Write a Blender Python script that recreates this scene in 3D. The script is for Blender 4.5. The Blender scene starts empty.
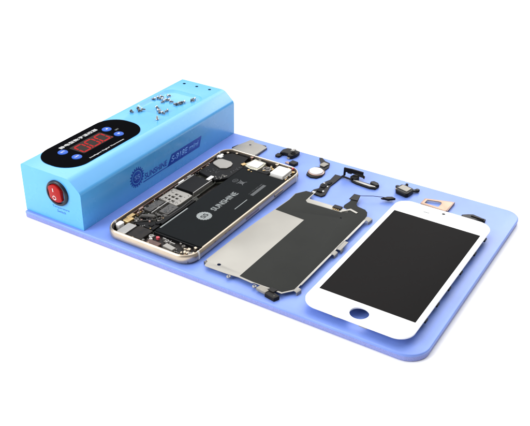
import bpy, bmesh, math, random
from mathutils import Matrix, Vector, Euler
random.seed(11)
S = 0.001                      # everything below is written in millimetres
scene = bpy.context.scene
col = scene.collection
R = math.radians

# ------------------------------------------------------------------ materials
def mat(name, color, rough=0.5, metal=0.0, spec=0.5, coat=0.0, var=0.0, vscale=400, bump=0.0, bscale=1500,
        emit=None, estr=0, aniso=0, color2=None, speck=None, sss=0):
    if name not in ('white_floor', 'glass_white', 'white_plastic'):
        k = 0.79; color = tuple(c*k for c in color); estr *= k; spec *= 0.85
        if color2: color2 = tuple(c*k for c in color2)
    m = bpy.data.materials.new(name); m.use_nodes = True
    nt = m.node_tree; b = nt.nodes['Principled BSDF']
    b.inputs['Base Color'].default_value = (*color, 1)
    b.inputs['Roughness'].default_value = rough
    b.inputs['Metallic'].default_value = metal
    b.inputs['Specular IOR Level'].default_value = spec
    b.inputs['Coat Weight'].default_value = coat
    b.inputs['Coat Roughness'].default_value = 0.12
    tc = nt.nodes.new('ShaderNodeTexCoord')
    if var or color2:
        n = nt.nodes.new('ShaderNodeTexNoise'); n.inputs['Scale'].default_value = vscale; n.inputs['Detail'].default_value = 5
        nt.links.new(tc.outputs['Object'], n.inputs['Vector'])
        r = nt.nodes.new('ShaderNodeValToRGB')
        r.color_ramp.elements[0].position = 0.35; r.color_ramp.elements[1].position = 0.65
        c2 = color2 or tuple(min(1, c*(1+var)) for c in color)
        c1 = color if color2 else tuple(c*(1-var) for c in color)
        r.color_ramp.elements[0].color = (*c1, 1); r.color_ramp.elements[1].color = (*c2, 1)
        nt.links.new(n.outputs['Fac'], r.inputs['Fac'])
        nt.links.new(r.outputs['Color'], b.inputs['Base Color'])
        q = nt.nodes.new('ShaderNodeMapRange')
        q.inputs['To Min'].default_value = max(0, rough-0.06); q.inputs['To Max'].default_value = min(1, rough+0.06)
        nt.links.new(n.outputs['Fac'], q.inputs['Value']); nt.links.new(q.outputs['Result'], b.inputs['Roughness'])
    if bump:
        n2 = nt.nodes.new('ShaderNodeTexNoise'); n2.inputs['Scale'].default_value = bscale; n2.inputs['Detail'].default_value = 3
        nt.links.new(tc.outputs['Object'], n2.inputs['Vector'])
        bp = nt.nodes.new('ShaderNodeBump'); bp.inputs['Strength'].default_value = bump; bp.inputs['Distance'].default_value = 0.0003
        nt.links.new(n2.outputs['Fac'], bp.inputs['Height']); nt.links.new(bp.outputs['Normal'], b.inputs['Normal'])
    if emit:
        b.inputs['Emission Color'].default_value = (*emit, 1); b.inputs['Emission Strength'].default_value = estr
    return m

M = {}
M['white_floor'] = mat('white_floor', (0.93, 0.93, 0.93), 0.9, spec=0.0)
M['blue_paint'] = mat('blue_paint', (0.10, 0.435, 0.88), 0.27, spec=0.45, coat=0.3, bump=0.02, bscale=700, var=0.02, vscale=60)
M['mat_blue'] = mat('mat_blue', (0.195, 0.315, 0.82), 0.38, spec=0.6, var=0.08, vscale=38, bump=0.22, bscale=2200)
M['mat_edge'] = mat('mat_edge', (0.27, 0.315, 0.68), 0.7, spec=0.3, var=0.14, vscale=2400, bump=0.35, bscale=1800)
M['panel_black'] = mat('panel_black', (0.004, 0.004, 0.005), 0.5, spec=0.0)
M['window_grey'] = mat('window_grey', (0.028, 0.020, 0.018), 0.5, spec=0.05)
M['led_red'] = mat('led_red', (0.14, 0.004, 0.004), 0.6, spec=0.1, emit=(1.0, 0.015, 0.015), estr=0.4)
M['button_blue'] = mat('button_blue', (0.018, 0.10, 0.52), 0.4, spec=0.2)
M['white_ink'] = mat('white_ink', (0.85, 0.85, 0.85), 0.6, spec=0.2)
M['grey_ink'] = mat('grey_ink', (0.27, 0.29, 0.29), 0.6, spec=0.2)
M['dim_ink'] = mat('dim_ink', (0.09, 0.095, 0.10), 0.6, spec=0.2)
M['blue_ink'] = mat('blue_ink', (0.012, 0.075, 0.45), 0.4, spec=0.3)
M['badge_text'] = mat('badge_text', (0.22, 0.48, 1.0), 0.4, spec=0.3)
M['pale_text'] = mat('pale_text', (0.16, 0.36, 0.80), 0.4, spec=0.3)
M['rocker_black'] = mat('rocker_black', (0.008, 0.01, 0.022), 0.3, spec=0.4)
M['rocker_red'] = mat('rocker_red', (0.40, 0.010, 0.010), 0.35, spec=0.15)
M['hole_dark'] = mat('hole_dark', (0.003, 0.008, 0.014), 0.8, spec=0.0)
M['gold'] = mat('gold', (0.62, 0.52, 0.41), 0.33, metal=0.85, spec=0.5, var=0.05, vscale=90)
M['gold_dull'] = mat('gold_dull', (0.36, 0.29, 0.21), 0.42, metal=0.85, var=0.15, vscale=200)
M['antenna'] = mat('antenna', (0.78, 0.77, 0.74), 0.5)
M['shell_black'] = mat('shell_black', (0.007, 0.006, 0.006), 0.5, spec=0.15, color2=(0.022, 0.017, 0.014), vscale=260, bump=0.3, bscale=600)
M['battery_black'] = mat('battery_black', (0.0065, 0.008, 0.009), 0.6, spec=0.05, var=0.1, vscale=50)
M['tape_black'] = mat('tape_black', (0.0075, 0.0075, 0.008), 0.5, spec=0.09, var=0.25, vscale=120, bump=0.25, bscale=250)
M['chip_black'] = mat('chip_black', (0.006, 0.006, 0.007), 0.55, spec=0.1)
M['chip_grey'] = mat('chip_grey', (0.07, 0.066, 0.062), 0.45, metal=0.4, var=0.2, vscale=300)
M['board_green'] = mat('board_green', (0.012, 0.018, 0.012), 0.5, spec=0.3, color2=(0.035, 0.032, 0.024), vscale=500)
M['steel'] = mat('steel', (0.36, 0.35, 0.335), 0.38, metal=0.7, var=0.07, vscale=120)
M['steel_light'] = mat('steel_light', (0.33, 0.315, 0.29), 0.55, metal=0.35, var=0.05, vscale=70)
M['steel_dark'] = mat('steel_dark', (0.16, 0.15, 0.14), 0.4, metal=0.8, var=0.2, vscale=300)
M['shield_silver'] = mat('shield_silver', (0.40, 0.385, 0.35), 0.42, metal=0.55, spec=0.3, var=0.05, vscale=30, bump=0.12, bscale=120)
M['film_black'] = mat('film_black', (0.032, 0.033, 0.031), 0.7, spec=0.06, var=0.05, vscale=60)
M['ribbon_black'] = mat('ribbon_black', (0.008, 0.007, 0.007), 0.45, spec=0.18, var=0.3, vscale=200)
M['conn_beige'] = mat('conn_beige', (0.30, 0.28, 0.24), 0.45, metal=0.3, var=0.1, vscale=200)
M['white_plastic'] = mat('white_plastic', (0.70, 0.69, 0.67), 0.5, var=0.03, vscale=300)
M['cream_metal'] = mat('cream_metal', (0.50, 0.48, 0.38), 0.42, metal=0.25, var=0.1, vscale=220)
M['brass'] = mat('brass', (0.62, 0.43, 0.20), 0.35, metal=0.9, var=0.2, vscale=300)
M['copper'] = mat('copper', (0.10, 0.048, 0.036), 0.45, metal=0.3, var=0.3, vscale=250)
M['screw_steel'] = mat('screw_steel', (0.75, 0.73, 0.70), 0.28, metal=1.0)
M['pink'] = mat('pink', (0.60, 0.07, 0.10), 0.5)
M['glass_white'] = mat('glass_white', (0.90, 0.90, 0.91), 0.15, spec=0.4, coat=0.2)
M['lcd_black'] = mat('lcd_black', (0.0135, 0.0125, 0.0125), 0.65, spec=0.03)
M['frame_black'] = mat('frame_black', (0.006, 0.006, 0.007), 0.42, spec=0.2)
M['rose_gold'] = mat('rose_gold', (0.46, 0.295, 0.21), 0.4, metal=0.55, var=0.04, vscale=200)
M['rose_edge'] = mat('rose_edge', (0.30, 0.20, 0.17), 0.35, metal=0.8)
M['home_copper'] = mat('home_copper', (0.45, 0.30, 0.25), 0.35, metal=0.7)

# ------------------------------------------------------------------ geometry helpers (mm)
def prism(poly, z0, z1):
    n = len(poly)
    a = sum(poly[i][0]*poly[(i+1) % n][1]-poly[(i+1) % n][0]*poly[i][1] for i in range(n))
    if a < 0: poly = poly[::-1]
    v = [(x, y, z0) for x, y in poly]+[(x, y, z1) for x, y in poly]
    f = [tuple(range(n))[::-1], tuple(range(n, 2*n))]+[(i, (i+1) % n, n+(i+1) % n, n+i) for i in range(n)]
    return (v, f)
def box(x0, y0, z0, x1, y1, z1): return prism([(x0, y0), (x1, y0), (x1, y1), (x0, y1)], z0, z1)
def rr(x0, y0, x1, y1, r, n=8):
    if not isinstance(r, (tuple, list)): r = (r,)*4
    out = []
    for (cx, cy, a, q) in ((x1-r[0], y0+r[0], -90, r[0]), (x1-r[1], y1-r[1], 0, r[1]), (x0+r[2], y1-r[2], 90, r[2]), (x0+r[3], y0+r[3], 180, r[3])):
        for i in range(n+1):
            t = R(a+90*i/n); out.append((cx+q*math.cos(t), cy+q*math.sin(t)))
    return out
def circ(cx, cy, r, n=32, ry=None): return [(cx+r*math.cos(2*math.pi*i/n), cy+(ry or r)*math.sin(2*math.pi*i/n)) for i in range(n)]
def cyl(cx, cy, z0, z1, r, n=32): return prism(circ(cx, cy, r, n), z0, z1)
def rot2(poly, a, c):
    k, s = math.cos(R(a)), math.sin(R(a))
    return [(c[0]+k*(x-c[0])-s*(y-c[1]), c[1]+s*(x-c[0])+k*(y-c[1])) for x, y in poly]
def join(*gs):
    v, f = [], []
    for g in gs:
        o = len(v); v += list(g[0]); f += [tuple(i+o for i in q) for q in g[1]]
    return (v, f)
def xf(g, mtx): return ([tuple(mtx @ Vector(p)) for p in g[0]], g[1])
def tube(path, r, n=10):
    v, f = [], []; P = [Vector(p) for p in path]
    for i, p in enumerate(P):
        t = (P[min(i+1, len(P)-1)]-P[max(i-1, 0)]).normalized()
        a = t.orthogonal().normalized() if i == 0 else (a - t*a.dot(t)).normalized()
        b = t.cross(a)
        for k in range(n):
            w = 2*math.pi*k/n; v.append(tuple(p+(a*math.cos(w)+b*math.sin(w))*r))
    for i in range(len(P)-1):
        for k in range(n): f.append((i*n+k, i*n+(k+1) % n, (i+1)*n+(k+1) % n, (i+1)*n+k))
    f.append(tuple(range(n))[::-1]); f.append(tuple(range((len(P)-1)*n, len(P)*n)))
    return (v, f)
def strip(path, wv, th=0.15):
    """flat ribbon following a 3-D path; wv = half-width vector"""
    w = Vector(wv); v, f = [], []; P = [Vector(p) for p in path]
    for i, p in enumerate(P):
        t = (P[min(i+1, len(P)-1)]-P[max(i-1, 0)]).normalized(); n = t.cross(w).normalized()*th/2
        v += [tuple(p-w-n), tuple(p+w-n), tuple(p+w+n), tuple(p-w+n)]
    for i in range(len(P)-1):
        for k in range(4): f.append((i*4+k, i*4+(k+1) % 4, (i+1)*4+(k+1) % 4, (i+1)*4+k))
    m = (len(P)-1)*4; f += [(3, 2, 1, 0), (m, m+1, m+2, m+3)]
    return (v, f)
def loft(loops, close=False, cap0=True, cap1=True):
    n = len(loops[0]); v = [p for l in loops for p in l]; f = []
    L = len(loops)
    for j in range(L if close else L-1):
        a, b = j*n, ((j+1) % L)*n
        for i in range(n): f.append((a+i, a+(i+1) % n, b+(i+1) % n, b+i))
    if not close:
        if cap0: f.append(tuple(range(n))[::-1])
        if cap1: f.append(tuple(range((L-1)*n, L*n)))
    return (v, f)

ORG = {}
def link_mesh(name, me, m, parent):
    o = bpy.data.objects.new(name, me); col.objects.link(o)
    for mm in (m if isinstance(m, (list, tuple)) else [m]): me.materials.append(mm)
    if parent is not None: o.parent = parent
    return o
def add(name, g, m, parent=None, bevel=0.0, seg=2, smooth=True, ang=35, mids=None):
    ox, oy, oz = ORG.get(parent.name, (0, 0, 0)) if parent is not None else (0, 0, 0)
    me = bpy.data.meshes.new(name)
    me.from_pydata([((x-ox)*S, (y-oy)*S, (z-oz)*S) for x, y, z in g[0]], [], g[1])
    bm = bmesh.new(); bm.from_mesh(me); bmesh.ops.recalc_face_normals(bm, faces=bm.faces)
    if smooth:
        for f in bm.faces: f.smooth = True
        for e in bm.edges:
            if len(e.link_faces) == 2 and e.calc_face_angle(0) > R(ang): e.smooth = False
    if mids:
        bm.faces.ensure_lookup_table()
        for i, f in enumerate(bm.faces): f.material_index = mids[i]
    bm.to_mesh(me); bm.free()
    o = link_mesh(name, me, m, parent)
    if parent is not None and parent.name in ORG: ORG[o.name] = ORG[parent.name]
    if bevel:
        b = o.modifiers.new('bevel', 'BEVEL'); b.width = bevel*S; b.segments = seg; b.limit_method = 'ANGLE'; b.angle_limit = R(40)
        b.harden_normals = False
    return o
def plate(name, outer, holes, z0, z1, m, parent=None, bev=0.1, smooth=True):
    """flat piece with holes and rounded edges"""
    ox, oy, oz = ORG.get(parent.name, (0, 0, 0)) if parent is not None else (0, 0, 0)
    cu = bpy.data.curves.new(name, 'CURVE'); cu.dimensions = '2D'; cu.fill_mode = 'BOTH'
    for lp in [outer]+list(holes):
        s = cu.splines.new('POLY'); s.points.add(len(lp)-1); s.use_cyclic_u = True
        for p, q in zip(s.points, lp): p.co = ((q[0]-ox), (q[1]-oy), 0, 1)
    h = (z1-z0)/2; bev = min(bev, h*0.98)
    cu.extrude = h-bev; cu.bevel_depth = bev; cu.bevel_resolution = 1; cu.offset = -bev
    t = bpy.data.objects.new('tmp', cu); col.objects.link(t)
    bpy.context.view_layer.update()
    me = bpy.data.meshes.new_from_object(t.evaluated_get(bpy.context.evaluated_depsgraph_get()))
    bpy.data.objects.remove(t); me.name = name
    for v in me.vertices: v.co = Vector((v.co.x*S, v.co.y*S, (v.co.z+(z0+z1)/2-oz)*S))
    bm = bmesh.new(); bm.from_mesh(me); bmesh.ops.remove_doubles(bm, verts=bm.verts, dist=1e-6)
    bmesh.ops.recalc_face_normals(bm, faces=bm.faces)
    for f in bm.faces: f.smooth = True
    for e in bm.edges:
        if len(e.link_faces) == 2 and e.calc_face_angle(0) > R(30): e.smooth = False
    bm.to_mesh(me); bm.free(); me.materials.clear()
    o = link_mesh(name, me, m, parent)
    if parent is not None and parent.name in ORG: ORG[o.name] = ORG[parent.name]
    return o
def text(name, s, origin, xd, yd, height, width, m, parent, bold=0.0, align='l', th=0.05, shear=0.0):
    """lettering lying on a face: origin = lower left corner, xd/yd = directions of the line and of up; scaled to height (cap) and width"""
    cu = bpy.data.curves.new(name, 'FONT'); cu.body = s; cu.size = 1; cu.extrude = 0; cu.offset = bold; cu.shear = shear
    t = bpy.data.objects.new('tmp', cu); col.objects.link(t); bpy.context.view_layer.update()
    me = bpy.data.meshes.new_from_object(t.evaluated_get(bpy.context.evaluated_depsgraph_get()))
    bpy.data.objects.remove(t); me.name = name
    xs = [v.co.x for v in me.vertices]; ys = [v.co.y for v in me.vertices]
    x0, x1, y0, y1 = min(xs), max(xs), min(ys), max(ys)
    sx = width/(x1-x0) if width else height/(y1-y0); sy = height/(y1-y0)
    xd, yd = Vector(xd).normalized(), Vector(yd).normalized(); nd = xd.cross(yd)
    o3 = Vector(origin) - Vector(ORG.get(parent.name, (0, 0, 0)))
    for v in me.vertices:
        v.co = (o3+xd*((v.co.x-x0)*sx)+yd*((v.co.y-y0)*sy)+nd*th)*S
    me.materials.clear()
    o = link_mesh(name, me, m, parent)
    sol = o.modifiers.new('thickness', 'SOLIDIFY'); sol.thickness = th*1.5*S; sol.offset = -1
    return o
def thing(name, label, cat, loc, rotz=0.0, group=None, world=False):
    o = bpy.data.objects.new(name, None); col.objects.link(o)
    o.location = tuple(c*S for c in loc); o.rotation_euler = (0, 0, R(rotz)); o.empty_display_size = 0.01
    o['label'] = label; o['category'] = cat
    if group: o['group'] = group
    if world: ORG[o.name] = loc
    return o

# ------------------------------------------------------------------ setting
MT = 5.0                                   # mat thickness
g = box(-6000, -6000, -MT-1.0, 6000, 6000, -MT-0.02)
fl = add('white_surface', g, M['white_floor'], smooth=False); fl['kind'] = 'structure'

# ------------------------------------------------------------------ rubber mat
W, D = 279.4, 176.9
pad = thing('work_mat', 'large lavender blue rubber work mat with rounded corners under everything else', 'mat', (0, 0, -MT))
def pad_loop(ins, z):
    r = (13.0, 10.5, 1.6, 1.0)
    return [(x, y, z) for x, y in rr(ins-1.0, ins, W-ins, D-ins, tuple(max(0.4, q-ins) for q in r), 12)]
top = loft([pad_loop(0.35, MT-1.6), pad_loop(0.0, MT-1.5), pad_loop(0.0, MT-0.8), pad_loop(0.1, MT-0.4), pad_loop(0.35, MT-0.12), pad_loop(0.8, MT)])
add('rubber_sheet', top, M['mat_blue'], pad, ang=60)
bot = loft([pad_loop(0.9, 0.0), pad_loop(0.4, 0.4), pad_loop(0.25, 1.1), pad_loop(0.2, MT-1.7), pad_loop(0.5, MT-1.6)])
add('base_layer', bot, M['mat_edge'], pad, ang=60)

# ------------------------------------------------------------------ control box
BX0, BX1, BY0, BY1, BH, CX, CZ = -1.1, 49.0, 2.1, 176.6, 34.5, 8.9, 8.1
cb = thing('control_box', 'long light blue metal heater box with black display panel and red rocker switch', 'control box', (0, 0, 0))
def fillet(pts, rads, n=7):
    out = []
    for i, p in enumerate(pts):
        if not rads[i]: out.append(p); continue
        p = Vector(p); a = (Vector(pts[i-1])-p).normalized(); b_ = (Vector(pts[(i+1) % len(pts)])-p).normalized()
        h = a.angle(b_)/2; d = rads[i]/math.tan(h); c = p+(a+b_).normalized()*(rads[i]/math.sin(h)); t0, t1 = p+a*d, p+b_*d
        a0 = math.atan2(t0.y-c.y, t0.x-c.x); a1 = math.atan2(t1.y-c.y, t1.x-c.x)
        da = (a1-a0+math.pi) % (2*math.pi)-math.pi
        out += [(c.x+rads[i]*math.cos(a0+da*k/n), c.y+rads[i]*math.sin(a0+da*k/n)) for k in range(n+1)]
    return out
prof = fillet([(BX0, 0.03), (BX1, 0.03), (BX1, BH-CZ), (BX1-CX, BH), (BX0, BH)], [0, 0, 4.0, 6.5, 1.6])
n = len(prof)
v = [(x, BY0, z) for x, z in prof]+[(x, BY1, z) for x, z in prof]
f = [tuple(range(n)), tuple(range(n, 2*n))[::-1]]+[(i, (i+1) % n, n+(i+1) % n, n+i) for i in range(n)]
hs = add('housing', (v, f), M['blue_paint'], cb)
# shallow dished tray in the top, cut with a tapered cutter
def cutloop(i, z): return [(x, y, z) for x, y in rr(2.6+i, 111+i, 37.5-i, 156-i, 8-i*0.8, 8)]
cut = add('cutter', loft([cutloop(2.6, BH-1.8), cutloop(2.0, BH-1.65), cutloop(0, BH+0.01), cutloop(0, BH+2)]), M['blue_paint'])
bo = hs.modifiers.new('cut', 'BOOLEAN'); bo.operation = 'DIFFERENCE'; bo.object = cut; bo.solver = 'EXACT'
bpy.context.view_layer.update()
me = bpy.data.meshes.new_from_object(hs.evaluated_get(bpy.context.evaluated_depsgraph_get()))
hs.modifiers.clear(); hs.data = me; me.name = 'housing'
bpy.data.objects.remove(cut)
bm = bmesh.new(); bm.from_mesh(me)
for q in bm.faces: q.smooth = True
for e in bm.edges: e.smooth = not (len(e.link_faces) == 2 and e.calc_face_angle(0) > R(50))
bm.to_mesh(me); bm.free()
b = hs.modifiers.new('bevel', 'BEVEL'); b.width = 1.1*S; b.segments = 4; b.limit_method = 'ANGLE'; b.angle_limit = R(32); b.use_clamp_overlap = True
# control panel on the top
pc = plate('control_panel', rr(-0.3, 10.4, 35.1, 89.9, 15.8, 16), [], BH, BH+0.35, M['panel_black'], cb, 0.12)
zt = BH+0.35
win = add('display_window', prism(rr(11.2, 34.2, 24.6, 64.4, 0.8, 3), zt-0.1, zt+0.12), M['window_grey'], pc)
# seven-segment zeros: line direction +y, up direction -x
def seg_digit(y0):
    gs = []; h, w, t = 10.0, 6.9, 1.3
    def P(a, b): return (23.4-b, y0+a+b*0.10)      # a along line, b up; slight slant
    def bar(a0, b0, a1, b1):
        c = t/2
        if a0 == a1: pts = [(a0-c, b0+c+.15), (a0, b0+.25), (a0+c, b0+c+.15), (a0+c, b1-c-.15), (a0, b1-.25), (a0-c, b1-c-.15)]
        else: pts = [(a0+c+.1, b0-c), (a0+.2, b0), (a0+c+.1, b0+c), (a1-c-.1, b0+c), (a1-.2, b0), (a1-c-.1, b0-c)]
        return prism([P(*q) for q in pts], zt+0.12, zt+0.2)
    for s in ((0, 0, w, 0), (0, h, w, h), (0, 0, 0, h/2), (0, h/2, 0, h), (w, 0, w, h/2), (w, h/2, w, h)): gs.append(bar(*s))
    gs.append(prism(circ(*P(w+1.5, 0.0), 0.6, 10), zt+0.12, zt+0.2))
    return join(*gs)
for k in range(3): add('digit', seg_digit(35.6+k*9.7), M['led_red'], pc, smooth=False)
UPX, ALY = (-1, 0, 0), (0, 1, 0)
text('panel_title', '静电型数字温控器', (7.9, 30.6, zt), ALY, UPX, 3.1, 36.5, M['white_ink'], pc, bold=0.0)
text('panel_subtitle', 'Intelligent Digital Thermostat', (32.9, 31.5, zt), ALY, UPX, 1.6, 34, M['white_ink'], pc, bold=0.0)
text('panel_caption', 'SET', (19.0, 73.0, zt), ALY, UPX, 1.5, 3.6, M['grey_ink'], pc, bold=0.01)
for (bx, by, s) in ((12.0, 27.6, 'SET'), (24.2, 27.7, 'OFF'), (12.6, 70.6, None), (24.3, 69.6, None)):
    bt = add('button', loft([[(x, y, z) for x, y in circ(bx, by, r, 28)] for r, z in ((3.4, zt-0.1), (3.4, zt+0.3), (3.1, zt+0.5), (2.4, zt+0.56))]), M['button_blue'], pc)
    zb = zt+0.58
    if s: text('button_text', s, (bx+0.6, by-1.9, zb), ALY, UPX, 1.2, 3.8, M['white_ink'], bt, bold=0.01)
    else:
        up = -1 if bx < 20 else 1
        add('arrow', prism([(bx+up*0.9, by), (bx-up*0.6, by-1.1), (bx-up*0.6, by+1.1)], zb-0.03, zb+0.05), M['white_ink'], bt, smooth=False)
for hx, hy in ((6.9, 169.6), (18.5, 170.1), (30.3, 170.5)):
    ring = [(1.1, BH-0.02), (1.25, BH+0.03), (1.1, BH+0.06), (0.9, BH+0.05), (0.8, BH+0.03)]
    add('screw_hole', loft([[(x, y, z) for x, y in circ(hx, hy, r, 24)] for r, z in ring]), M['hole_dark'], cb)
# rocker switch on the front face (faces -y)
SX, SZ, YF = 29.7, 21.9, BY0
FR = Matrix(((1, 0, 0, SX), (0, 0, -1, YF), (0, 1, 0, SZ), (0, 0, 0, 1)))     # local x -> x, y -> z, z -> -y (outwards)
sw = add('rocker_switch', xf(loft([[(x, y, z) for x, y in circ(0, 0, r, 48)] for r, z in ((8.9, -0.3), (8.9, 0.9), (8.5, 1.5), (7.9, 1.8), (7.2, 1.7), (6.9, 1.2), (6.9, -0.1))]), FR), M['rocker_black'], cb)
pl = [p for p in circ(-0.4, 0, 6.5, 48) if True]
pl = [(max(-5.7, min(4.7, x)), y) for x, y in pl]
rk = xf(loft([[(x, y, z+0.12*y*(1 if z > 0.3 else 0)) for x, y in [(a*s, b_*s) for a, b_ in pl]] for s, z in ((1, 0.0), (1, 2.0), (0.96, 2.35), (0.88, 2.5))]), FR)
rko = add('rocker', rk, M['rocker_red'], sw)
def onr(x, y): p = FR @ Vector((x, y, 2.56+0.12*y)); return tuple(p)
add('on_mark', strip([onr(-1.2, 1.6), onr(-1.2, 4.2)], (0.28, 0, 0), 0.15), M['white_ink'], sw, smooth=False)
ring = [onr(-1.2+1.25*math.cos(a), -3.0+1.45*math.sin(a)) for a in [2*math.pi*i/24 for i in range(25)]]
add('off_mark', tube(ring, 0.24, 8), M['white_ink'], sw)
text('switch_caption', 'Temperature', (23.6, YF, 9.9), (1, 0, 0), (0, 0, 1), 1.9, 14.5, M['blue_ink'], cb)
text('switch_caption', 'Switch', (27.4, YF, 7.4), (1, 0, 0), (0, 0, 1), 1.8, 7.2, M['blue_ink'], cb)
# emblem, name and badge on the side face (faces +x)
SF = Matrix(((0, 0, 1, BX1), (1, 0, 0, 56.8), (0, 1, 0, 14.2), (0, 0, 0, 1)))
def gear(cx, cy, ri, ro, nt):
    out = []
    for i in range(nt):
        for da, r in ((-0.30, ri), (-0.17, ro), (0.17, ro), (0.30, ri)):
            a = 2*math.pi*(i+da)/nt; out.append((cx+r*math.cos(a), cy+r*math.sin(a)))
    return out
def side_plate(name, outer, holes, m, parent, mt, z0=0.02, z1=0.08):
    o = plate(name, outer, holes, z0, z1, m, None, 0.005)
    mm = Matrix(mt); mm.translation = mm.translation*S
    o.data.transform(mm); o.parent = parent
    return o
em = side_plate('emblem', gear(0, 0, 6.2, 7.5, 20), [circ(0, 0, 5.0, 40)], M['blue_ink'], cb, SF)
side_plate('emblem_disc', circ(0, 0, 4.4, 40), [], M['blue_ink'], em, SF)
text('emblem_letters', 'SS', (BX1+0.08, 53.9, 12.6), (0, 1, 0), (0, 0, 1), 3.2, 5.6, M['pale_text'], em, bold=0.01)
text('brand_name', 'SUNSHINE', (BX1+0.02, 64.6, 9.1), (0, 1, 0), (0, 0, 1), 4.3, 25.6, M['blue_ink'], cb, bold=0.022, shear=0.15)
SF0 = Matrix(((0, 0, 1, BX1), (1, 0, 0, 0), (0, 1, 0, 0), (0, 0, 0, 1)))
side_plate('underline', [(63.0, 7.35), (90.5, 7.35), (90.8, 8.05), (62.6, 8.05)], [], M['blue_ink'], cb, SF0)
bd = side_plate('model_badge', [(89.9, 7.3), (129.4, 7.3), (132.4, 15.3), (95.6, 15.3)], [], M['blue_ink'], cb, SF0)
text('badge_lettering', 'S-918E mini', (BX1+0.08, 94.6, 9.1), (0, 1, 0), (0, 0, 1), 4.3, 33.5, M['badge_text'], bd, bold=0.015, shear=0.25)

# ------------------------------------------------------------------ opened phone
ph = thing('opened_phone', 'opened gold phone without its screen, battery and circuit board exposed, beside the blue box', 'phone', (63.2, 4.1, 0), -0.38)
PW, PL, PH = 67.0, 138.0, 6.8
def pl_(ins, z, n=14): return [(x, y, z) for x, y in rr(ins, ins, PW-ins, PL-ins, max(1.0, 10.0-ins), n)]
fr_prof = [(2.6, 0.05), (1.5, 0.1), (0.6, 0.7), (0.12, 1.7), (0, 2.8), (0, 4.0), (0.12, 5.1), (0.45, 6.0), (0.9, 6.55), (1.15, 6.62), (1.38, 6.5), (1.5, 6.1), (1.55, 5.0), (1.6, 1.0)]
fr = add('metal_frame', loft([pl_(i, z) for i, z in fr_prof], close=True), M['gold'], ph, ang=60)
add('inner_lining', loft([pl_(i, z) for i, z in ((1.56, 1.0), (1.56, 5.1), (2.5, 5.0), (2.7, 4.6), (2.7, 1.0))], close=True), M['shell_black'], fr, ang=60)
add('back_shell', prism([(x, y) for x, y, z in pl_(2.3, 0)], 0.4, 1.3), M['shell_black'], ph)
# antenna bands: thin proud slices across the side rails near both ends
def band(v0, right):
    pts = [(-0.05, 1.2), (-0.08, 2.8), (-0.08, 4.0), (0.05, 5.15), (0.40, 6.08), (0.88, 6.65), (1.2, 6.72), (1.5, 6.5), (1.7, 6.0), (1.7, 1.2)]
    if right: pts = [(PW-x, z) for x, z in pts]
    m = len(pts); v = [(x, v0, z) for x, z in pts]+[(x, v0+1.5, z) for x, z in pts]
    return (v, [tuple(range(m)), tuple(range(m, 2*m))[::-1]]+[(i, (i+1) % m, m+(i+1) % m, m+i) for i in range(m)])
for v0 in (9.6, 126.8):
    for rt in (False, True): add('antenna_band', band(v0, rt), M['antenna'], fr)
add('sim_slot', box(PW-0.06, 62, 2.5, PW+0.05, 78, 4.0), M['rose_edge'], fr)
add('power_button', box(PW-0.2, 98, 2.3, PW+0.45, 109, 4.3), M['gold_dull'], fr, bevel=0.3)
for q in (26.5, 38.0, 42.5): add('speck', box(PW-0.06, q, 4.3, PW+0.04, q+1.6, 4.9), M['rose_edge'], fr)
# battery
bat = add('battery', prism(rr(28.2, 16.8, 64.0, 118.5, 1.0, 4), 1.35, 5.22), M['battery_black'], ph, bevel=0.3)
zb = 5.23
add('battery_edge_strip', box(28.7, 21.0, 5.15, 29.7, 50.0, 5.34), M['grey_ink'], bat, bevel=0.05)
lg = plate('battery_logo', gear(44.0, 48.0, 4.9, 5.2, 18), [], zb, zb+0.06, M['grey_ink'], bat, 0.005)
text('logo_letters', 'SS', (45.8, 45.2, zb+0.06), ALY, UPX, 3.4, 5.6, M['battery_black'], lg, bold=0.01)
text('battery_brand', 'SUNSHINE', (46.6, 57.0, zb), ALY, UPX, 4.6, 28.0, M['grey_ink'], bat, bold=0.02)
text('battery_mark', 'CE', (35.2, 97.6, zb), ALY, UPX, 1.7, 2.6, M['dim_ink'], bat)
# crossed-out bin and recycling mark
bx = join(prism([(38.4, 97.0), (38.4, 100.6), (41.6, 100.1), (41.6, 97.5)], zb, zb+0.05), box(37.4, 96.6, zb, 37.9, 101.0, zb+0.05),
          strip([(37.0, 96.0, zb+0.09), (42.4, 101.6, zb+0.09)], (0.2, -0.2, 0), 0.05), strip([(37.0, 101.6, zb+0.09), (42.4, 96.0, zb+0.09)], (0.2, 0.2, 0), 0.05))
add('bin_mark', bx, M['dim_ink'], bat, smooth=False)
add('recycle_mark', tube([(34.4+1.7*math.cos(a), 98.9+2.4*math.sin(a), zb+0.03) for a in [2*math.pi*i/20 for i in range(21)]], 0.22, 6), M['dim_ink'], bat)
add('battery_stripe', box(55.4, 66.0, zb, 56.0, 81.0, zb+0.05), M['grey_ink'], bat, smooth=False)
text('battery_print', '11.1 Whr 2915 mAh', (53.0, 88.0, zb), ALY, UPX, 0.9, 17.0, M['dim_ink'], bat)
add('print_block', box(53.9, 87.5, zb, 56.3, 104.5, zb+0.05), M['dim_ink'], bat, smooth=False)
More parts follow.
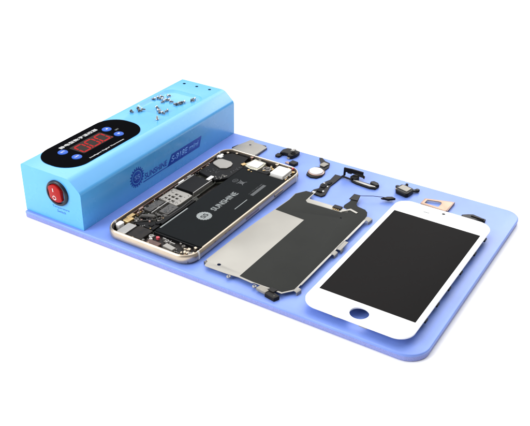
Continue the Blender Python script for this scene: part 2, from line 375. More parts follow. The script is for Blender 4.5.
# board
lb = add('logic_board', join(prism([(3.2, 16.5), (27.4, 16.5), (27.4, 66.0), (22.5, 69.0), (22.5, 92), (27, 95), (27, 119), (4.5, 122), (3.2, 118)], 1.35, 3.0)), M['board_green'], ph, bevel=0.1)
def piece(name, g, m, par=lb, bv=0.2, **k): return add(name, g, m, par, bevel=bv, **k)
per_holes = [rr(x, y, x+w, y+h, 0.3, 2) for x, y, w, h in ((7.0, 53.5, 2.2, 1.9), (10.2, 53.0, 1.8, 2.2), (13.3, 52.6, 2.5, 1.9), (7.2, 57.2, 1.8, 1.9), (10.0, 56.9, 2.6, 2.4), (13.8, 56.5, 2.0, 2.2), (10.2, 61.0, 2.2, 1.9), (13.8, 60.5, 2.3, 1.9))]
plate('perforated_shield', [(4.2, 51.5), (20.2, 49.8), (21.0, 53.0), (21.0, 66.4), (17, 67.4), (4.2, 67.6)], per_holes, 3.0, 4.5, M['steel_light'], lb, 0.15)
piece('processor_shield', prism(rr(5.6, 69.4, 19.6, 89.6, 0.8, 3), 3.0, 5.15), M['chip_black'])
piece('shield_frame', join(box(4.6, 68.4, 3.0, 5.4, 90.4, 5.3), box(20.0, 68.4, 3.0, 20.7, 90.6, 5.5)), M['steel'], bv=0.1)
piece('memory_chip', prism(rr(5.0, 34.2, 11.0, 48.8, 0.5, 3), 3.0, 4.9), M['chip_grey'])
piece('radio_chip', prism(rr(15.2, 37.4, 22.8, 48.9, 0.5, 3), 3.0, 4.8), M['chip_grey'])
piece('chip_divider', box(12.4, 33, 3.0, 13.2, 50, 5.2), M['steel'], bv=0.1)
piece('board_connector', prism(rr(16.6, 88.8, 19.4, 95.0, 0.5, 3), 5.2, 5.9), M['white_plastic'])
piece('cable_clip', xf(join(cyl(0, 0, -4.5, 4.5, 1.6, 20), cyl(0, 0, -5.2, 5.2, 0.9, 16)), Matrix.Translation((13.5, 28.6, 4.3)) @ Euler((R(90), 0, R(-62))).to_matrix().to_4x4()), M['chip_grey'])
piece('ring_terminal', xf(loft([[(x, y, z) for x, y in circ(0, 0, r, 24)] for r, z in ((1.9, 0), (1.9, 1.2), (1.5, 1.5), (1.0, 1.4), (0.8, 0.6))]), Matrix.Translation((22.0, 29.5, 3.4))), M['steel_dark'])
piece('ring_terminal', xf(loft([[(x, y, z) for x, y in circ(0, 0, r, 24)] for r, z in ((1.7, 0), (1.7, 1.2), (1.3, 1.5), (0.9, 1.4), (0.7, 0.6))]), Matrix.Translation((9.0, 22.0, 3.2))), M['steel_dark'])
piece('flex_cable', join(prism([(12, 17.5), (26.4, 17.5), (26.4, 24), (20, 26.0), (12, 24)], 3.0, 4.4), prism([(23.5, 26), (27.2, 26), (27.2, 62), (23.5, 60)], 3.0, 5.1)), M['tape_black'])
# a scatter of tiny soldered parts, each material its own mesh
def scatter(name, m, areas, cnt, z, smin=0.4, smax=1.5, hmax=0.8, par=lb):
    gs = []
    for i in range(cnt):
        x0, y0, x1, y1 = areas[i % len(areas)]; w = random.uniform(smin, smax); h = random.uniform(smin, smax)
        x, y = random.uniform(x0, x1-w), random.uniform(y0, y1-h); zz = z+random.uniform(0.2, hmax)
        gs.append(xf(box(-w/2, -h/2, 0, w/2, h/2, zz-z), Matrix.Translation((x+w/2, y+h/2, z)) @ Matrix.Rotation(random.choice((0, 0, 0, 0.3, -0.4, 0.8)), 4, 'Z')))
    return add(name, join(*gs), m, par, bevel=0.06, seg=1)
left = [(3.2, 18, 6.5, 50), (2.9, 50, 4.2, 92), (3.2, 92, 6, 112), (6, 17, 26, 34)]
scatter('solder_parts_silver', M['steel'], left+[(16, 88, 24, 100), (11, 33, 15, 50)], 90, 3.0, 0.3, 1.1, hmax=2.2)
scatter('solder_parts_pale', M['white_plastic'], [(3.2, 20, 6, 50), (6, 18, 26, 33)], 50, 3.0, 0.25, 0.6, hmax=2.0)
scatter('shield_studs', M['steel_dark'], [(5, 51, 20, 52.6), (4.6, 62, 9, 67), (17, 51, 20.4, 66)], 26, 4.5, 0.3, 0.7, 0.25)
scatter('tape_contacts', M['steel_light'], [(18, 92.5, 25, 99), (22, 98, 26, 102)], 16, 5.2, 0.3, 1.0, 0.25)
scatter('chip_marks', M['dim_ink'], [(6, 35, 10.4, 48), (15.8, 38, 22.2, 48)], 34, 4.85, 0.3, 1.1, 0.21)
scatter('solder_parts_gold', M['brass'], left, 34, 3.0, hmax=2.2)
scatter('solder_parts_pink', M['home_copper'], left, 22, 3.0, hmax=2.4)
scatter('solder_parts_dark', M['chip_grey'], left+[(6, 17, 26, 34), (11, 33, 23, 38)], 46, 3.0, 0.8, 3.0, 1.6)
scatter('solder_parts_black', M['chip_black'], left+[(5, 90, 20, 108), (6, 17, 26, 34)], 46, 3.0, 0.8, 3.0, 2.4)
piece('side_flex', box(2.65, 22, 2.4, 3.4, 118, 5.3), M['copper'], bv=0.1)
for (u0, v0, u1, v1, m_) in ((3.4, 74, 4.6, 80, 'white_plastic'), (3.4, 84, 4.6, 88, 'steel'), (3.2, 19, 6.0, 25, 'brass'), (3.2, 31, 4.6, 35, 'home_copper')):
    piece('edge_contact', box(u0, v0, 3.0, u1, v1, 5.7), M[m_], bv=0.15)
# top end
tp = add('black_tape', join(prism([(5, 96), (22, 92), (28, 100), (28, 119), (48, 119), (48, 123), (24.5, 121.5), (23, 133.5), (9, 133.5), (4, 127)], 3.0, 5.2)), M['tape_black'], ph, bevel=0.4)
piece('oval_shield', prism([(7.4, 110.8), (15.5, 107.8), (19.6, 110.4), (20.3, 114.8), (19.2, 118.6), (16.5, 120.4), (9.0, 120.6), (6.4, 118.4), (6.0, 112.6)], 5.2, 6.0), M['steel_light'], ph, 0.35, seg=3)
cam = piece('camera_bracket', prism([(25.6, 122.4), (33, 119.6), (38.8, 120.0), (39.4, 127), (38.4, 133.4), (28.4, 134.4), (27.4, 129)], 1.4, 5.4), M['cream_metal'], ph, 0.3)
add('camera_plate', prism(rr(29.0, 122.6, 37.8, 131.6, 0.6, 3), 5.4, 6.0), M['white_plastic'], cam, bevel=0.2)
add('bracket_foot', join(prism([(24.2, 121.2), (27.0, 120.2), (28, 123.4), (25.4, 124.6)], 5.3, 5.9), cyl(33.8, 117.0, 5.25, 5.75, 0.9, 14), cyl(36.6, 116.2, 5.25, 5.6, 0.5, 12)), M['brass'], cam, bevel=0.1)
add('lens_cup', loft([[(x, y, z) for x, y in circ(43.2, 126.5, r, 24)] for r, z in ((3.4, 1.4), (3.4, 4.9), (2.8, 5.3), (2.0, 5.1), (1.6, 4.4))]), M['steel_dark'], ph)
mb = piece('motor_block', prism(rr(48.8, 121.4, 59.6, 134.2, 0.8, 4), 1.4, 6.0), M['white_plastic'], ph, 0.35, seg=3)
add('block_lip', join(box(59.8, 121.8, 1.4, 61.0, 133.6, 4.6), box(49, 120.0, 1.4, 60, 121.1, 4.2)), M['steel'], mb, bevel=0.15)
top_area = [(40, 120, 48, 134), (60.5, 118, 64.3, 130), (26, 133.5, 60, 135.3)]
scatter('top_contacts', M['brass'], top_area, 26, 1.4, 0.6, 2.0, 4.6, ph)
scatter('top_contacts_dark', M['steel_dark'], top_area, 26, 1.4, 0.6, 2.4, 4.2, ph)
for (x, y, r, z, m_) in ((25.6, 134.2, 1.1, 6.3, 'home_copper'), (4.4, 126.5, 1.2, 5.9, 'white_plastic'), (6.2, 131.5, 1.0, 6.0, 'gold'), (12.5, 134.0, 0.9, 6.0, 'gold'), (46.8, 134.6, 1.2, 6.4, 'gold'), (62.2, 131.2, 1.2, 6.1, 'brass'), (59.6, 135.4, 0.8, 6.5, 'pink')):
    add('screw', join(cyl(x, y, 1.4, z-0.4, r*0.7, 16), loft([[(a, b_, c) for a, b_ in circ(x, y, q, 20)] for q, c in ((r, z-0.5), (r, z-0.15), (r*0.8, z), (r*0.35, z), (r*0.3, z-0.25))])), M[m_], ph)
scatter('tape_print', M['dim_ink'], [(8, 98, 20, 106), (24, 104, 27.5, 118), (30, 119.4, 40, 122)], 40, 5.2, 0.25, 0.9, 0.21, ph)
scatter('motor_screws', M['steel'], [(40, 121, 48, 133)], 14, 3.0, 0.5, 1.2, 2.4, ph)
add('coax_lead', tube([(24.6, 70, 4.8), (24.9, 60, 5.4), (25.6, 48, 5.3), (24.8, 36, 5.0), (20, 27, 5.0), (12, 20, 4.6), (9, 17, 4.4)], 0.32, 8), M['chip_grey'], ph)
add('corner_clip', box(2.6, 122.0, 1.4, 6.8, 125.2, 5.9), M['white_plastic'], ph, bevel=0.4)
# bottom end
bb = add('charging_flex', join(prism([(15.5, 2.8), (64, 2.8), (64.4, 9), (63, 16.4), (16, 16.4)], 1.4, 3.2)), M['shell_black'], ph, bevel=0.1)
add('vibration_motor', prism(rr(8.6, 3.0, 15.4, 15.0, 0.8, 4), 1.4, 5.4), M['steel'], ph, bevel=0.35, seg=3)
add('loudspeaker', prism(rr(16.4, 3.4, 27.6, 16.0, 1.0, 4), 1.4, 5.2), M['shell_black'], ph, bevel=0.4)
add('corner_foam', prism(rr(2.9, 8.4, 6.6, 13.6, 1.2, 4), 1.4, 5.9), M['white_plastic'], ph, bevel=0.5)
add('brass_clip', prism(rr(3.4, 15.0, 8.2, 21.0, 0.6, 4), 3.0, 5.5), M['brass'], ph, bevel=0.3)
def screw_ring(x, y, r, z, m_):
    return add('screw', loft([[(a, b_, c) for a, b_ in circ(x, y, q, 22)] for q, c in ((r, 1.4), (r, z-0.3), (r*0.85, z), (r*0.6, z), (r*0.5, z-0.5))]), m_, ph)
screw_ring(30.0, 11.0, 1.7, 5.0, M['steel'])
screw_ring(31.6, 8.4, 1.0, 4.8, M['white_plastic'])
screw_ring(41.8, 11.8, 1.4, 4.9, M['steel'])
screw_ring(53.6, 12.6, 1.3, 4.8, M['steel_dark'])
screw_ring(62.2, 7.6, 1.4, 5.2, M['steel'])
screw_ring(28.6, 4.6, 0.9, 5.0, M['steel'])
add('moisture_dot', prism(circ(34.4, 11.9, 1.3, 16, 1.0), 3.2, 4.9), M['pink'], ph, bevel=0.1)
add('headphone_socket', prism(rr(31.5, 3.2, 41.0, 7.4, 0.8, 4), 1.4, 5.1), M['copper'], ph, bevel=0.4)
add('charge_connector', join(prism([(43.2, 5.2), (51.2, 4.2), (51.6, 7.6), (43.8, 9.0)], 1.4, 5.4)), M['steel_light'], ph, bevel=0.25)
add('contact_bar', join(box(37.5, 12.6, 3.2, 40, 13.3, 5.0), box(43.6, 11.2, 3.2, 48.0, 11.8, 5.0)), M['steel'], ph, bevel=0.1)
ba = [(54, 4, 64, 15), (56, 3, 64, 9)]
scatter('corner_contacts', M['gold'], ba, 30, 2.0, 0.6, 2.0, 3.7, ph)
scatter('corner_contacts_dark', M['steel_dark'], [(30, 3, 64, 15)], 40, 2.0, 0.5, 2.0, 2.9, ph)
scatter('rim_contacts', M['gold_dull'], [(8, 2.4, 62, 4.0)], 18, 1.6, 0.8, 1.5, 4.0, ph)
add('bay_wall', join(box(28.4, 15.2, 1.4, 64, 16.2, 4.9)), M['chip_black'], ph, bevel=0.2)
add('inner_rail', box(64.35, 17, 1.3, 64.9, 120, 5.6), M['gold'], fr, bevel=0.1)

# ------------------------------------------------------------------ display shield plate (world coordinates)
sp = thing('shield_plate', 'thin metal screen backing plate half covered in black film, lying between the two phone halves', 'metal plate', (166, 60, 0), world=True)
out = [(135.1, 14.2), (137.0, 12.8), (137.4, 9.4), (138.4, 8.3), (153.6, 8.5), (161.3, 9.3), (170.8, 8.5), (172.6, 9.3), (183.8, 9.1), (190.7, 8.9),
       (193.0, 12.0), (195.8, 15.5), (195.9, 47), (196.0, 93), (196.2, 110.8), (192.0, 113.0), (178.5, 113.6), (152.2, 112.8), (151.2, 114.0), (151.0, 121.8), (144.6, 121.4),
       (139.9, 114.0), (140.5, 104), (139.1, 87.5), (137.2, 67.4), (135.8, 41.8)]
out = [out[0]]+out[1:]
plate('plate', out, [circ(144.6, 14.0, 1.2, 16), circ(181.5, 101.5, 0.9, 12)], 2.2, 2.6, M['shield_silver'], sp, 0.08)
film = [(161.4, 10.6), (170.9, 9.8), (190.2, 10.1), (194.9, 16.2), (195.0, 109.2), (194.6, 113.2), (192.8, 117.4), (190.2, 119.8), (184, 121.0), (182.0, 123.2), (179.4, 134.8), (174.9, 134.4),
        (176.6, 124.0), (175.6, 118.0), (176.4, 114.6), (181.2, 113.8), (181.6, 110.8), (178.0, 108.2), (153.0, 107.4), (150.6, 109.6), (150.4, 121.3), (144.7, 120.9), (140.5, 113.6), (141.1, 104), (139.8, 88), (162.3, 86.6)]
plate('black_film', film, [circ(181.5, 101.5, 0.7, 12)], 2.62, 2.78, M['film_black'], sp, 0.03)
add('ribbon_end', join(prism([(174.9, 126.5), (180.8, 127.2), (179.5, 135.0), (174.8, 134.6)], 2.8, 3.3)), M['ribbon_black'], sp, bevel=0.1)
add('small_connector', join(box(170.5, 110.2, 2.6, 176.5, 114.0, 3.6)), M['ribbon_black'], sp, bevel=0.2)
add('connector_pins', join(*[box(171.2+i*1.3, 109.0, 2.6, 171.9+i*1.3, 110.1, 3.1) for i in range(4)]), M['brass'], sp, bevel=0.05)
add('metal_spring', join(prism([(177.6, 109.6), (178.9, 109.0), (182.2, 113.2), (187.6, 111.6), (188.0, 113.2), (181.8, 115.2)], 2.9, 3.2)), M['shield_silver'], sp, bevel=0.05)
wire = [(178.6, 134.6, 2.9), (182.5, 136.4, 3.1), (187, 138.9, 3.2), (192, 141.4, 2.8), (198.0, 144.6, 2.2)]
add('thin_lead', tube(wire, 0.22, 8), M['ribbon_black'], sp)
add('lead_plug', join(prism([(193.2, 141.2), (197.2, 141.4), (201.0, 145.2), (198.0, 146.2), (195.2, 144.4)], 1.2, 2.8), prism([(192.0, 140.6), (194, 140.6), (195, 143.4), (193.4, 143.0)], 1.4, 2.4)), M['ribbon_black'], sp, bevel=0.2)
# bent tabs
def hook(x, y, dx, dy, w, z1=2.5, L=2.2):
    d = Vector((dx, dy, 0)).normalized(); p = Vector((-d.y, d.x, 0))*(w/2)
    a = Vector((x, y, z1)); return strip([a-d*1.0, a, a+d*L*0.6, a+d*L*0.95+Vector((0, 0, -0.5)), a+d*L+Vector((0, 0, -2.3))], tuple(p), 0.35)
def eyelet(x, y, r):
    return loft([[(a, b_, c) for a, b_ in circ(x, y, q, 22)] for q, c in ((r, 1.6), (r, 2.1), (r*0.85, 2.3), (r*0.5, 2.3), (r*0.45, 1.6))], close=True)
for x, y in ((155.7, 7.4), (173.6, 7.3)): add('screw_tab', eyelet(x, y, 1.35), M['steel'], sp)
add('side_tab', hook(195.8, 62.5, 1, 0, 4.5), M['steel_light'], sp)
add('side_tab', join(box(195.6, 67.2, 2.25, 198.6, 78.0, 2.6), strip([(198.4, 68.6, 2.4), (199.0, 68.6, 1.6), (199.0, 68.6, 0.1)], (0, 1.6, 0), 0.3)), M['steel_light'], sp)
add('side_tab', hook(196.0, 110.2, 1, -0.1, 4.8, L=2.8), M['steel_light'], sp)
add('side_tab', hook(195.6, 17.0, 1, -0.2, 4.2), M['steel_light'], sp)
add('side_flange', box(195.9, 80, 2.25, 196.6, 108, 2.7), M['steel'], sp, bevel=0.1)
add('side_flange', box(195.85, 22, 2.25, 196.4, 60, 2.7), M['steel'], sp, bevel=0.1)
add('left_clip', prism([(134.6, 12.4), (136.6, 11.6), (137.4, 14.0), (135.4, 14.6)], 0.05, 2.1), M['steel_dark'], sp)
for q in ((139, 20, 140, 30), (145, 118, 149, 119), (190, 60, 191, 80), (160, 111, 168, 112)): add('support_leg', box(q[0], q[1], 0.05, q[2], q[3], 2.2), M['steel_dark'], sp)
add('cable_stub', join(prism([(175.6, 5.6), (182.6, 4.6), (183.6, 8.6), (176.6, 9.4)], 1.0, 2.9)), M['conn_beige'], sp, bevel=0.25)
add('cable_plug', join(prism([(182.4, 4.0), (189.4, 2.6), (191.0, 6.4), (183.8, 8.8)], 0.1, 2.5), prism([(182.0, 7.6), (186.6, 6.9), (187.6, 10.4), (183.2, 10.8)], 2.4, 3.1)), M['ribbon_black'], sp, bevel=0.2)
add('plug_screw', cyl(188.4, 4.6, 2.5, 2.7, 0.55, 14), M['chip_grey'], sp)

# ------------------------------------------------------------------ white display assembly
dp = thing('phone_screen', 'white front glass panel of a phone with dark switched-off screen, rightmost on the mat', 'phone screen', (208.3, 20.95, 0), -0.22)
gl = [(x, y) for x, y in rr(-3.4, -17.1, 61.8, 120.9, 9.6, 16)]
hc = (29.4, -8.5)
zt2 = 6.0
fg = plate('front_glass', gl, [circ(*hc, 5.4, 40)], zt2-1.3, zt2, M['glass_white'], dp, 0.3)
plate('lcd_screen', rr(0, 0, 58.5, 104, 0.2, 2), [], zt2+0.01, zt2+0.06, M['lcd_black'], dp, 0.01)
plate('earpiece_slot', rr(16.6, 112.0, 21.0, 113.0, 0.45, 4), [], zt2+0.01, zt2+0.06, M['grey_ink'], dp, 0.01)
plate('camera_hole', circ(29.2, 116.6, 1.1, 20), [], zt2+0.01, zt2+0.06, M['frame_black'], dp, 0.01)
bk = [(-1.8, 1.5), (60.3, 1.5), (60.3, 112), (52, 116), (6, 116), (-1.8, 112)]
bf = add('backing_frame', prism(bk, 2.4, zt2-1.33), M['frame_black'], dp, bevel=0.3)
for q in (6, 23, 41, 60, 84, 103):
    add('edge_clip', join(box(60.2, q, 2.9, 62.2, q+3.6, 4.4)), M['frame_black'], bf, bevel=0.2)
add('folded_flex', join(prism(rr(8, 20, 50, 96, 4, 4), 0.05, 2.45)), M['ribbon_black'], dp, bevel=0.4)
add('bottom_contact', join(box(17, -16.6, 3.9, 20.2, -15.6, 4.6), box(33, -16.7, 3.9, 38, -15.9, 4.6)), M['conn_beige'], dp, bevel=0.1)

# ------------------------------------------------------------------ small parts along the back edge
# metal bracket behind the phone
bp = thing('metal_bracket', 'small square grey metal bracket with a tiny hole, behind the top of the opened phone', 'bracket', (74, 158, 0), world=True)
plate('bracket_plate', [(64.6, 147.5), (85.0, 147.5), (86.2, 165.6), (80.0, 167.6), (72.6, 168.2), (71.8, 170.2), (68.4, 169.6), (67.4, 165.0), (65.4, 158.0)], [circ(73.0, 162.4, 0.9, 16)], 1.4, 1.8, M['steel_light'], bp, 0.08)
add('bent_edge', join(box(85.4, 150.0, 0.05, 86.0, 165.8, 1.7), box(78, 167.4, 0.05, 84, 167.9, 1.7)), M['steel_dark'], bp)
add('clip', join(prism([(63.0, 152.0), (65.4, 151.6), (66.6, 157.4), (64.6, 158.4)], 0.05, 1.5)), M['frame_black'], bp, bevel=0.2)
# black camera-like bracket
cb2 = thing('black_module', 'black irregular module with a pale notch, near the back edge behind the opened phone', 'module', (105, 167, 0), world=True)
add('body', join(prism([(99.2, 162.2), (102.4, 163.8), (105.4, 164.0), (106.4, 161.2), (110.2, 161.4), (111.6, 167.0), (111.4, 171.6), (107.6, 172.2), (106.8, 169.0), (104.8, 168.6), (104.0, 172.6), (100.6, 172.0), (98.6, 168.0)], 0.05, 2.9)), M['frame_black'], cb2, bevel=0.5)
add('pale_clip', join(prism([(104.6, 169.0), (107.4, 169.4), (107.2, 173.2), (105.4, 173.0)], 1.8, 3.1), box(106.6, 160.3, 0.1, 108.8, 161.3, 1.2)), M['steel_light'], cb2, bevel=0.2)
add('foot', prism(rr(97.2, 158.2, 101.2, 163.2, 1.2, 4), 0.05, 1.6), M['frame_black'], cb2, bevel=0.3)
add('lens_ring', loft([[(a, b_, c) for a, b_ in circ(108.6, 166.2, q, 20)] for q, c in ((2.0, 2.8), (2.0, 3.4), (1.6, 3.6), (1.1, 3.4), (0.9, 3.0))]), M['chip_black'], cb2)
st = thing('black_stub', 'tiny black rectangular stub just outside the top right corner of the opened phone', 'small part', (115.4, 154.6, 0), world=True)
add('stub_body', prism(rot2(rr(112.8, 152.2, 118.2, 157.2, 0.5, 3), -8, (115.4, 154.6)), 0.05, 2.2), M['frame_black'], st, bevel=0.3)
add('stub_tab', prism([(108.8, 153.6), (112.6, 152.8), (113.0, 155.4), (109.6, 156.0)], 0.05, 0.9), M['home_copper'], st, bevel=0.1)
# home button
hb = thing('home_button', 'round white home button in a black surround with a short ribbon tail', 'button', (136.0, 152.0, 0), world=True)
add('surround', prism([(130.2, 149.0), (131.4, 145.2), (135.6, 143.2), (140.2, 144.6), (142.2, 149.0), (141.8, 154.6), (139.6, 159.0), (135.0, 161.0), (131.6, 159.0), (130.0, 154.0)], 0.05, 1.2), M['frame_black'], hb, bevel=0.4)
add('trim_ring', loft([[(a, b_, c) for a, b_ in circ(136.0, 151.8, q, 36)] for q, c in ((5.9, 1.15), (5.9, 1.6), (5.6, 1.8), (5.2, 1.8), (5.1, 1.3))]), M['home_copper'], hb)
add('button_cap', loft([[(a, b_, c) for a, b_ in circ(136.0, 151.8, q, 36)] for q, c in ((5.0, 1.2), (5.0, 2.3), (4.7, 2.6), (4.0, 2.7))]), M['white_plastic'], hb)
add('ribbon_tail', prism([(134.6, 159.6), (139.6, 158.6), (140.0, 164.0), (137.6, 170.2), (133.4, 171.2), (128.6, 175.0), (126.8, 173.8), (131.4, 167.0)], 0.05, 1.0), M['frame_black'], hb, bevel=0.2)
add('tail_chip', prism(rot2(rr(133.2, 162.0, 137.8, 167.6, 0.4, 3), -10, (135.5, 164.8)), 1.0, 1.8), M['conn_beige'], hb, bevel=0.2)
# sensor flex with standing arm
sf = thing('sensor_flex', 'black sensor ribbon cable with standing camera arm and shiny end, behind the backing plate', 'ribbon cable', (155, 142, 0), world=True)
poly = [(146.6, 124.4), (146.6, 128.4), (148.8, 132.0), (147.0, 138.0), (148.2, 143.4), (149.6, 147.4), (149.0, 156.6), (154.6, 156.6), (154.4, 146.0), (154.0, 139.6), (155.4, 133.4), (157.0, 126.0), (155.6, 122.6), (150.0, 123.2)]
add('ribbon', prism(poly, 0.3, 1.1), M['ribbon_black'], sf, bevel=0.15)
add('ribbon_chip', join(box(149.6, 127.0, 1.1, 153.4, 131.0, 1.9), box(149.0, 133.6, 1.1, 152.2, 137.6, 1.7), box(151.0, 140.0, 1.1, 153.2, 144.0, 1.6)), M['chip_black'], sf, bevel=0.15)
add('silver_contact', join(cyl(153.8, 128.8, 1.1, 1.8, 0.8, 14), box(147.6, 124.0, 1.1, 150.0, 125.6, 1.5), box(148.2, 139.6, 1.1, 149.4, 140.6, 1.5), box(152.6, 136.4, 1.1, 153.6, 137.2, 1.5)), M['white_plastic'], sf, bevel=0.1)
add('standing_arm', join(strip([(154.2, 157.4, 0.4), (155.4, 158.4, 1.5), (155.5, 158.5, 7.4)], (0.75, 0.35, 0), 0.6)), M['ribbon_black'], sf, bevel=0.12)
add('arm_band', join(strip([(154.9, 158.3, 6.0), (160.0, 160.4, 5.2), (165.0, 161.8, 4.4), (168.4, 162.3, 4.0)], (0, 0.15, 1.6), 1.4),
    strip([(163.0, 160.6, 3.4), (168.6, 161.4, 2.8), (170.0, 161.4, 2.0)], (0.0, 0.5, 0.9), 1.0)), M['ribbon_black'], sf, bevel=0.25)
add('arm_clip', join(box(157.0, 159.6, 2.8, 160.4, 160.4, 4.2), box(162.0, 159.8, 2.0, 165.0, 160.6, 3.2)), M['chip_grey'], sf, bevel=0.2)
add('cable_rod', tube([(154.4, 156.6, 1.2), (158.6, 155.8, 1.3), (163.2, 154.8, 1.6)], 0.7, 10), M['ribbon_black'], sf)
add('camera_module', prism(rot2(rr(161.0, 155.6, 166.6, 160.4, 1.2, 4), -12, (164, 158)), 0.1, 2.9), M['ribbon_black'], sf, bevel=0.4)
add('blade_base', prism([(163.0, 153.8), (167.4, 152.4), (178.4, 151.4), (182.6, 152.6), (183.0, 156.0), (176.0, 156.6), (166.0, 156.8)], 0.1, 1.5), M['ribbon_black'], sf, bevel=0.3)
add('chrome_blade', prism([(164.0, 154.6), (167.6, 153.6), (178.2, 152.4), (182.0, 153.6), (181.6, 154.6), (176.0, 154.9), (166.4, 155.8)], 1.5, 1.9), M['steel'], sf, bevel=0.15)
add('speaker_end', prism([(176.4, 156.6), (181.8, 155.2), (183.6, 156.8), (181.4, 159.8), (177.6, 160.8), (175.9, 158.8)], 0.2, 2.4), M['frame_black'], sf, bevel=0.5)
# ear speaker
es = thing('ear_speaker', 'small black ear speaker with beige top plate and two side lugs near the back edge', 'speaker', (200.6, 162.4, 0), world=True)
add('case', prism([(195.2, 158.4), (196.6, 155.6), (204.4, 153.8), (206.0, 154.8), (207.0, 161.6), (206.0, 164.2), (198.6, 166.4), (196.4, 165.6), (195.6, 162.0)], 0.05, 3.2), M['frame_black'], es, bevel=0.7)
add('top_plate', prism([(196.6, 158.6), (204.2, 156.8), (205.4, 162.4), (198.0, 164.6)], 3.2, 3.7), M['conn_beige'], es, bevel=0.25)
add('side_band', join(prism([(195.2, 157.2), (204.2, 154.8), (204.4, 155.8), (195.4, 158.2)], 2.3, 3.1)), M['gold_dull'], es, bevel=0.2)
for (x, y, r) in ((194.6, 163.4, 1.5), (208.4, 166.0, 1.6)):
    add('lug', join(cyl(x, y, 0.6, 2.2, r, 20)), M['frame_black'], es, bevel=0.4)
add('lug_arm', join(prism([(206.0, 162.8), (209.4, 164.6), (209.0, 167.4), (205.6, 165.6)], 0.7, 1.8), cyl(199.4, 168.4, 0.3, 2.9, 1.0, 14)), M['frame_black'], es, bevel=0.2)
# SIM tray
tr = thing('sim_tray', 'rose gold card tray with an open rectangular window, just behind the white screen', 'card tray', (227, 157, 0), world=True)
TZ = 1.6
plate('tray_frame', [(217.6, 149.9), (234.8, 149.4), (235.6, 150.0), (235.8, 163.2), (235.0, 164.0), (218.0, 158.6), (217.2, 157.8), (217.0, 150.6)],
      [[(219.2, 152.2), (229.2, 151.8), (229.4, 157.6), (228.6, 159.2), (226.8, 159.2), (219.4, 157.2)]], TZ-0.7, TZ, M['rose_gold'], tr, 0.1)
add('tray_edge', join(box(235.9, 149.8, 0.05, 236.5, 164.2, TZ+0.2), box(217.4, 148.8, 0.05, 235.4, 149.3, TZ-0.1)), M['rose_edge'], tr, bevel=0.1)
# black antenna bit
bb2 = thing('antenna_strip', 'short black stepped plastic strip partly under the top edge of the white screen', 'small part', (254, 151, 0), world=True)
add('strip_body', prism([(246.0, 150.6), (249.6, 153.6), (252.6, 155.2), (258.0, 153.8), (261.8, 153.4), (262.0, 150.4), (257.4, 149.6), (254.0, 147.0), (248.0, 146.6)], 0.05, 1.9), M['frame_black'], bb2, bevel=0.4)
add('strip_step', prism([(252.0, 151.6), (260.6, 150.8), (261.0, 152.2), (252.6, 154.0)], 1.9, 2.5), M['ribbon_black'], bb2, bevel=0.2)

# ------------------------------------------------------------------ tiny screws on the box
def make_screw(m_):
    r = thing('tiny_screw', '', 'screw', (0, 0, 0), group='tiny loose screws on the blue box')
    add('head', loft([[(a, b_, c) for a, b_ in circ(0, 0, q, 18)] for q, c in ((0.9, 0.0), (1.0, 0.15), (1.0, 0.5), (0.75, 0.75), (0.35, 0.75), (0.3, 0.5))]), M[m_], r)
    th = [(0.55, 0.0)]
    for i in range(5): th += [(0.38, -0.15-i*0.36), (0.58, -0.33-i*0.36)]
    add('shank', loft([[(a, b_, c) for a, b_ in circ(0, 0, q, 14)] for q, c in th+[(0.1, -2.1)]]), M['steel'], r)
    return r
protos = [make_screw('steel_dark'), make_screw('screw_steel')]
used = set()
zr = BH-1.8
spots = [(4.9, 134.2, 1), (5.9, 137.2, 1), (13.4, 134.2, 1), (13.3, 137.5, 1), (6.3, 140.2, 1), (14.6, 139.2, 1), (9.6, 137.3, 1), (9.9, 144.5, 1), (18.1, 136.6, 1), (24.7, 134.6, 1), (25.5, 136.9, 1), (26.2, 139.2, 1), (26.9, 142.0, 1), (30.2, 146.9, 1), (30.1, 150.9, 1), (20.1, 118.8, 1), (16.4, 122.4, 1), (23.1, 116.8, 1), (25.8, 116.9, 1), (26.2, 121.9, 1), (31.4, 103.4, 0), (11.9, 107.4, 0), (12.1, 110.6, 0), (7.8, 103.4, 0), (8.7, 110.1, 0)]
words = ['leftmost of the largest heap in the tray', 'second from the left in the largest heap in the tray', 'lowest one in the middle of the largest heap in the tray', 'at the centre of the largest heap in the tray', 'upper left one of the largest heap in the tray', 'just right of the centre of the largest heap in the tray', 'between leftmost and centre of the largest heap in the tray', 'topmost of the largest heap in the tray', 'rightmost of the largest heap in the tray', 'first from the left in the slanting row of four', 'second from the left in the slanting row of four', 'third from the left in the slanting row of four', 'last and rightmost in the slanting row of four', 'left one of the pair at the right end of the tray', 'right one of the pair at the right end of the tray', 'leftmost but one in the small cluster near the tray front', 'topmost of the small cluster near the tray front', 'lowest but one in the small cluster near the tray front', 'lowest of the small cluster near the tray front', 'single one just right of the small cluster near the tray front', 'alone in front of the tray towards the side slope', 'lower left one of the three screws bunched between panel and tray', 'rightmost of the three screws bunched between panel and tray', 'alone and closest to the black display panel', 'upper left one of the three screws bunched between panel and tray']
for i, (x, y, inr) in enumerate(spots):
    k = 0 if random.random() < 0.3 else 1
    pr = protos[k]
    if k not in used: used.add(k); o = pr
    else:
        o = pr.copy(); col.objects.link(o)
        for ch in list(pr.children):
            c = ch.copy(); col.objects.link(c); c.parent = o
    o.scale = (1.15, 1.15, 1.15)
    o['label'] = ('tiny dark screw, ' if k == 0 else 'tiny silver screw, ')+words[i]
    z = zr if inr else BH
    if random.random() < 0.06: o.rotation_euler = (R(180), 0, random.uniform(0, 6)); o.location = (x*S, y*S, (z+0.89)*S)
    else: o.rotation_euler = (R(90-random.uniform(6, 14)), 0, R(random.choice((0, 180))+random.uniform(65, 175))); o.location = (x*S, y*S, (z+1.14)*S)

# ------------------------------------------------------------------ light
w = bpy.data.worlds.new('World'); scene.world = w; w.use_nodes = True
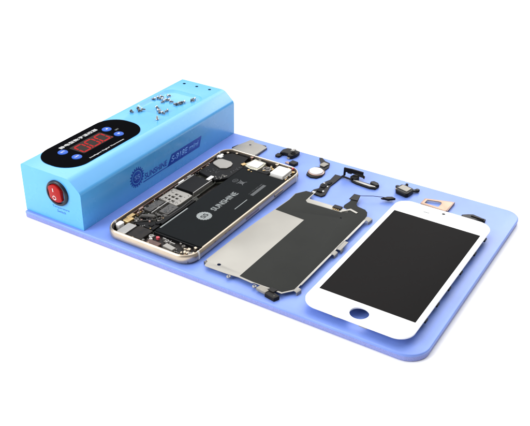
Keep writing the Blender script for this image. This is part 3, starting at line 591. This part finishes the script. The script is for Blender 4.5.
# white surroundings, dimmed to grey on the right to darken the box side
nt = w.node_tree; tc = nt.nodes.new('ShaderNodeTexCoord'); sx = nt.nodes.new('ShaderNodeSeparateXYZ'); mr = nt.nodes.new('ShaderNodeMapRange')
nt.links.new(tc.outputs['Generated'], sx.inputs[0]); nt.links.new(sx.outputs['X'], mr.inputs['Value'])
mr.interpolation_type = 'SMOOTHSTEP'
mr.inputs['From Min'].default_value = -0.7; mr.inputs['From Max'].default_value = 0.6
mr.inputs['To Min'].default_value = 0.55; mr.inputs['To Max'].default_value = 0.24
nt.links.new(mr.outputs['Result'], nt.nodes['Background'].inputs['Strength'])
nt.nodes['Background'].inputs[0].default_value = (1, 1, 1, 1)
def area(name, loc, target, size, power, color=(1, 1, 1), sy=None):
    l = bpy.data.lights.new(name, 'AREA'); l.energy = power; l.size = size; l.color = color
    if sy: l.shape = 'RECTANGLE'; l.size_y = sy
    o = bpy.data.objects.new(name, l); col.objects.link(o); o.location = loc
    o.rotation_euler = (Vector(target)-Vector(loc)).to_track_quat('-Z', 'Y').to_euler()
    return o
area('softbox_overhead', (-0.02, 0.42, 0.85), (0.14, 0.08, 0), 1.5, 12.5)
area('softbox_front', (-0.45, -0.75, 0.60), (0.05, 0.08, 0.0), 0.7, 11.0)
area('softbox_back', (0.20, 1.25, 0.62), (0.2, 0.1, 0.0), 0.9, 5.0, sy=0.4)

# ------------------------------------------------------------------ camera (fitted to the photograph)
cam = bpy.data.cameras.new('camera'); co = bpy.data.objects.new('camera', cam); col.objects.link(co)
cam.sensor_fit = 'HORIZONTAL'; cam.sensor_width = 36.0; cam.lens = 838.39/530*36.0
cam.clip_start = 0.01; cam.clip_end = 50
rx, ry, rz = R(59.316), R(-0.94), R(31.37)
co.location = (0.37944, -0.32750, 0.28421)
co.rotation_euler = (rx, ry, rz)
scene.camera = co
scene.render.engine = 'CYCLES'
scene.view_settings.view_transform = 'Standard'; scene.view_settings.look = 'None'
scene.view_settings.gamma = 1; scene.view_settings.exposure = 0.34
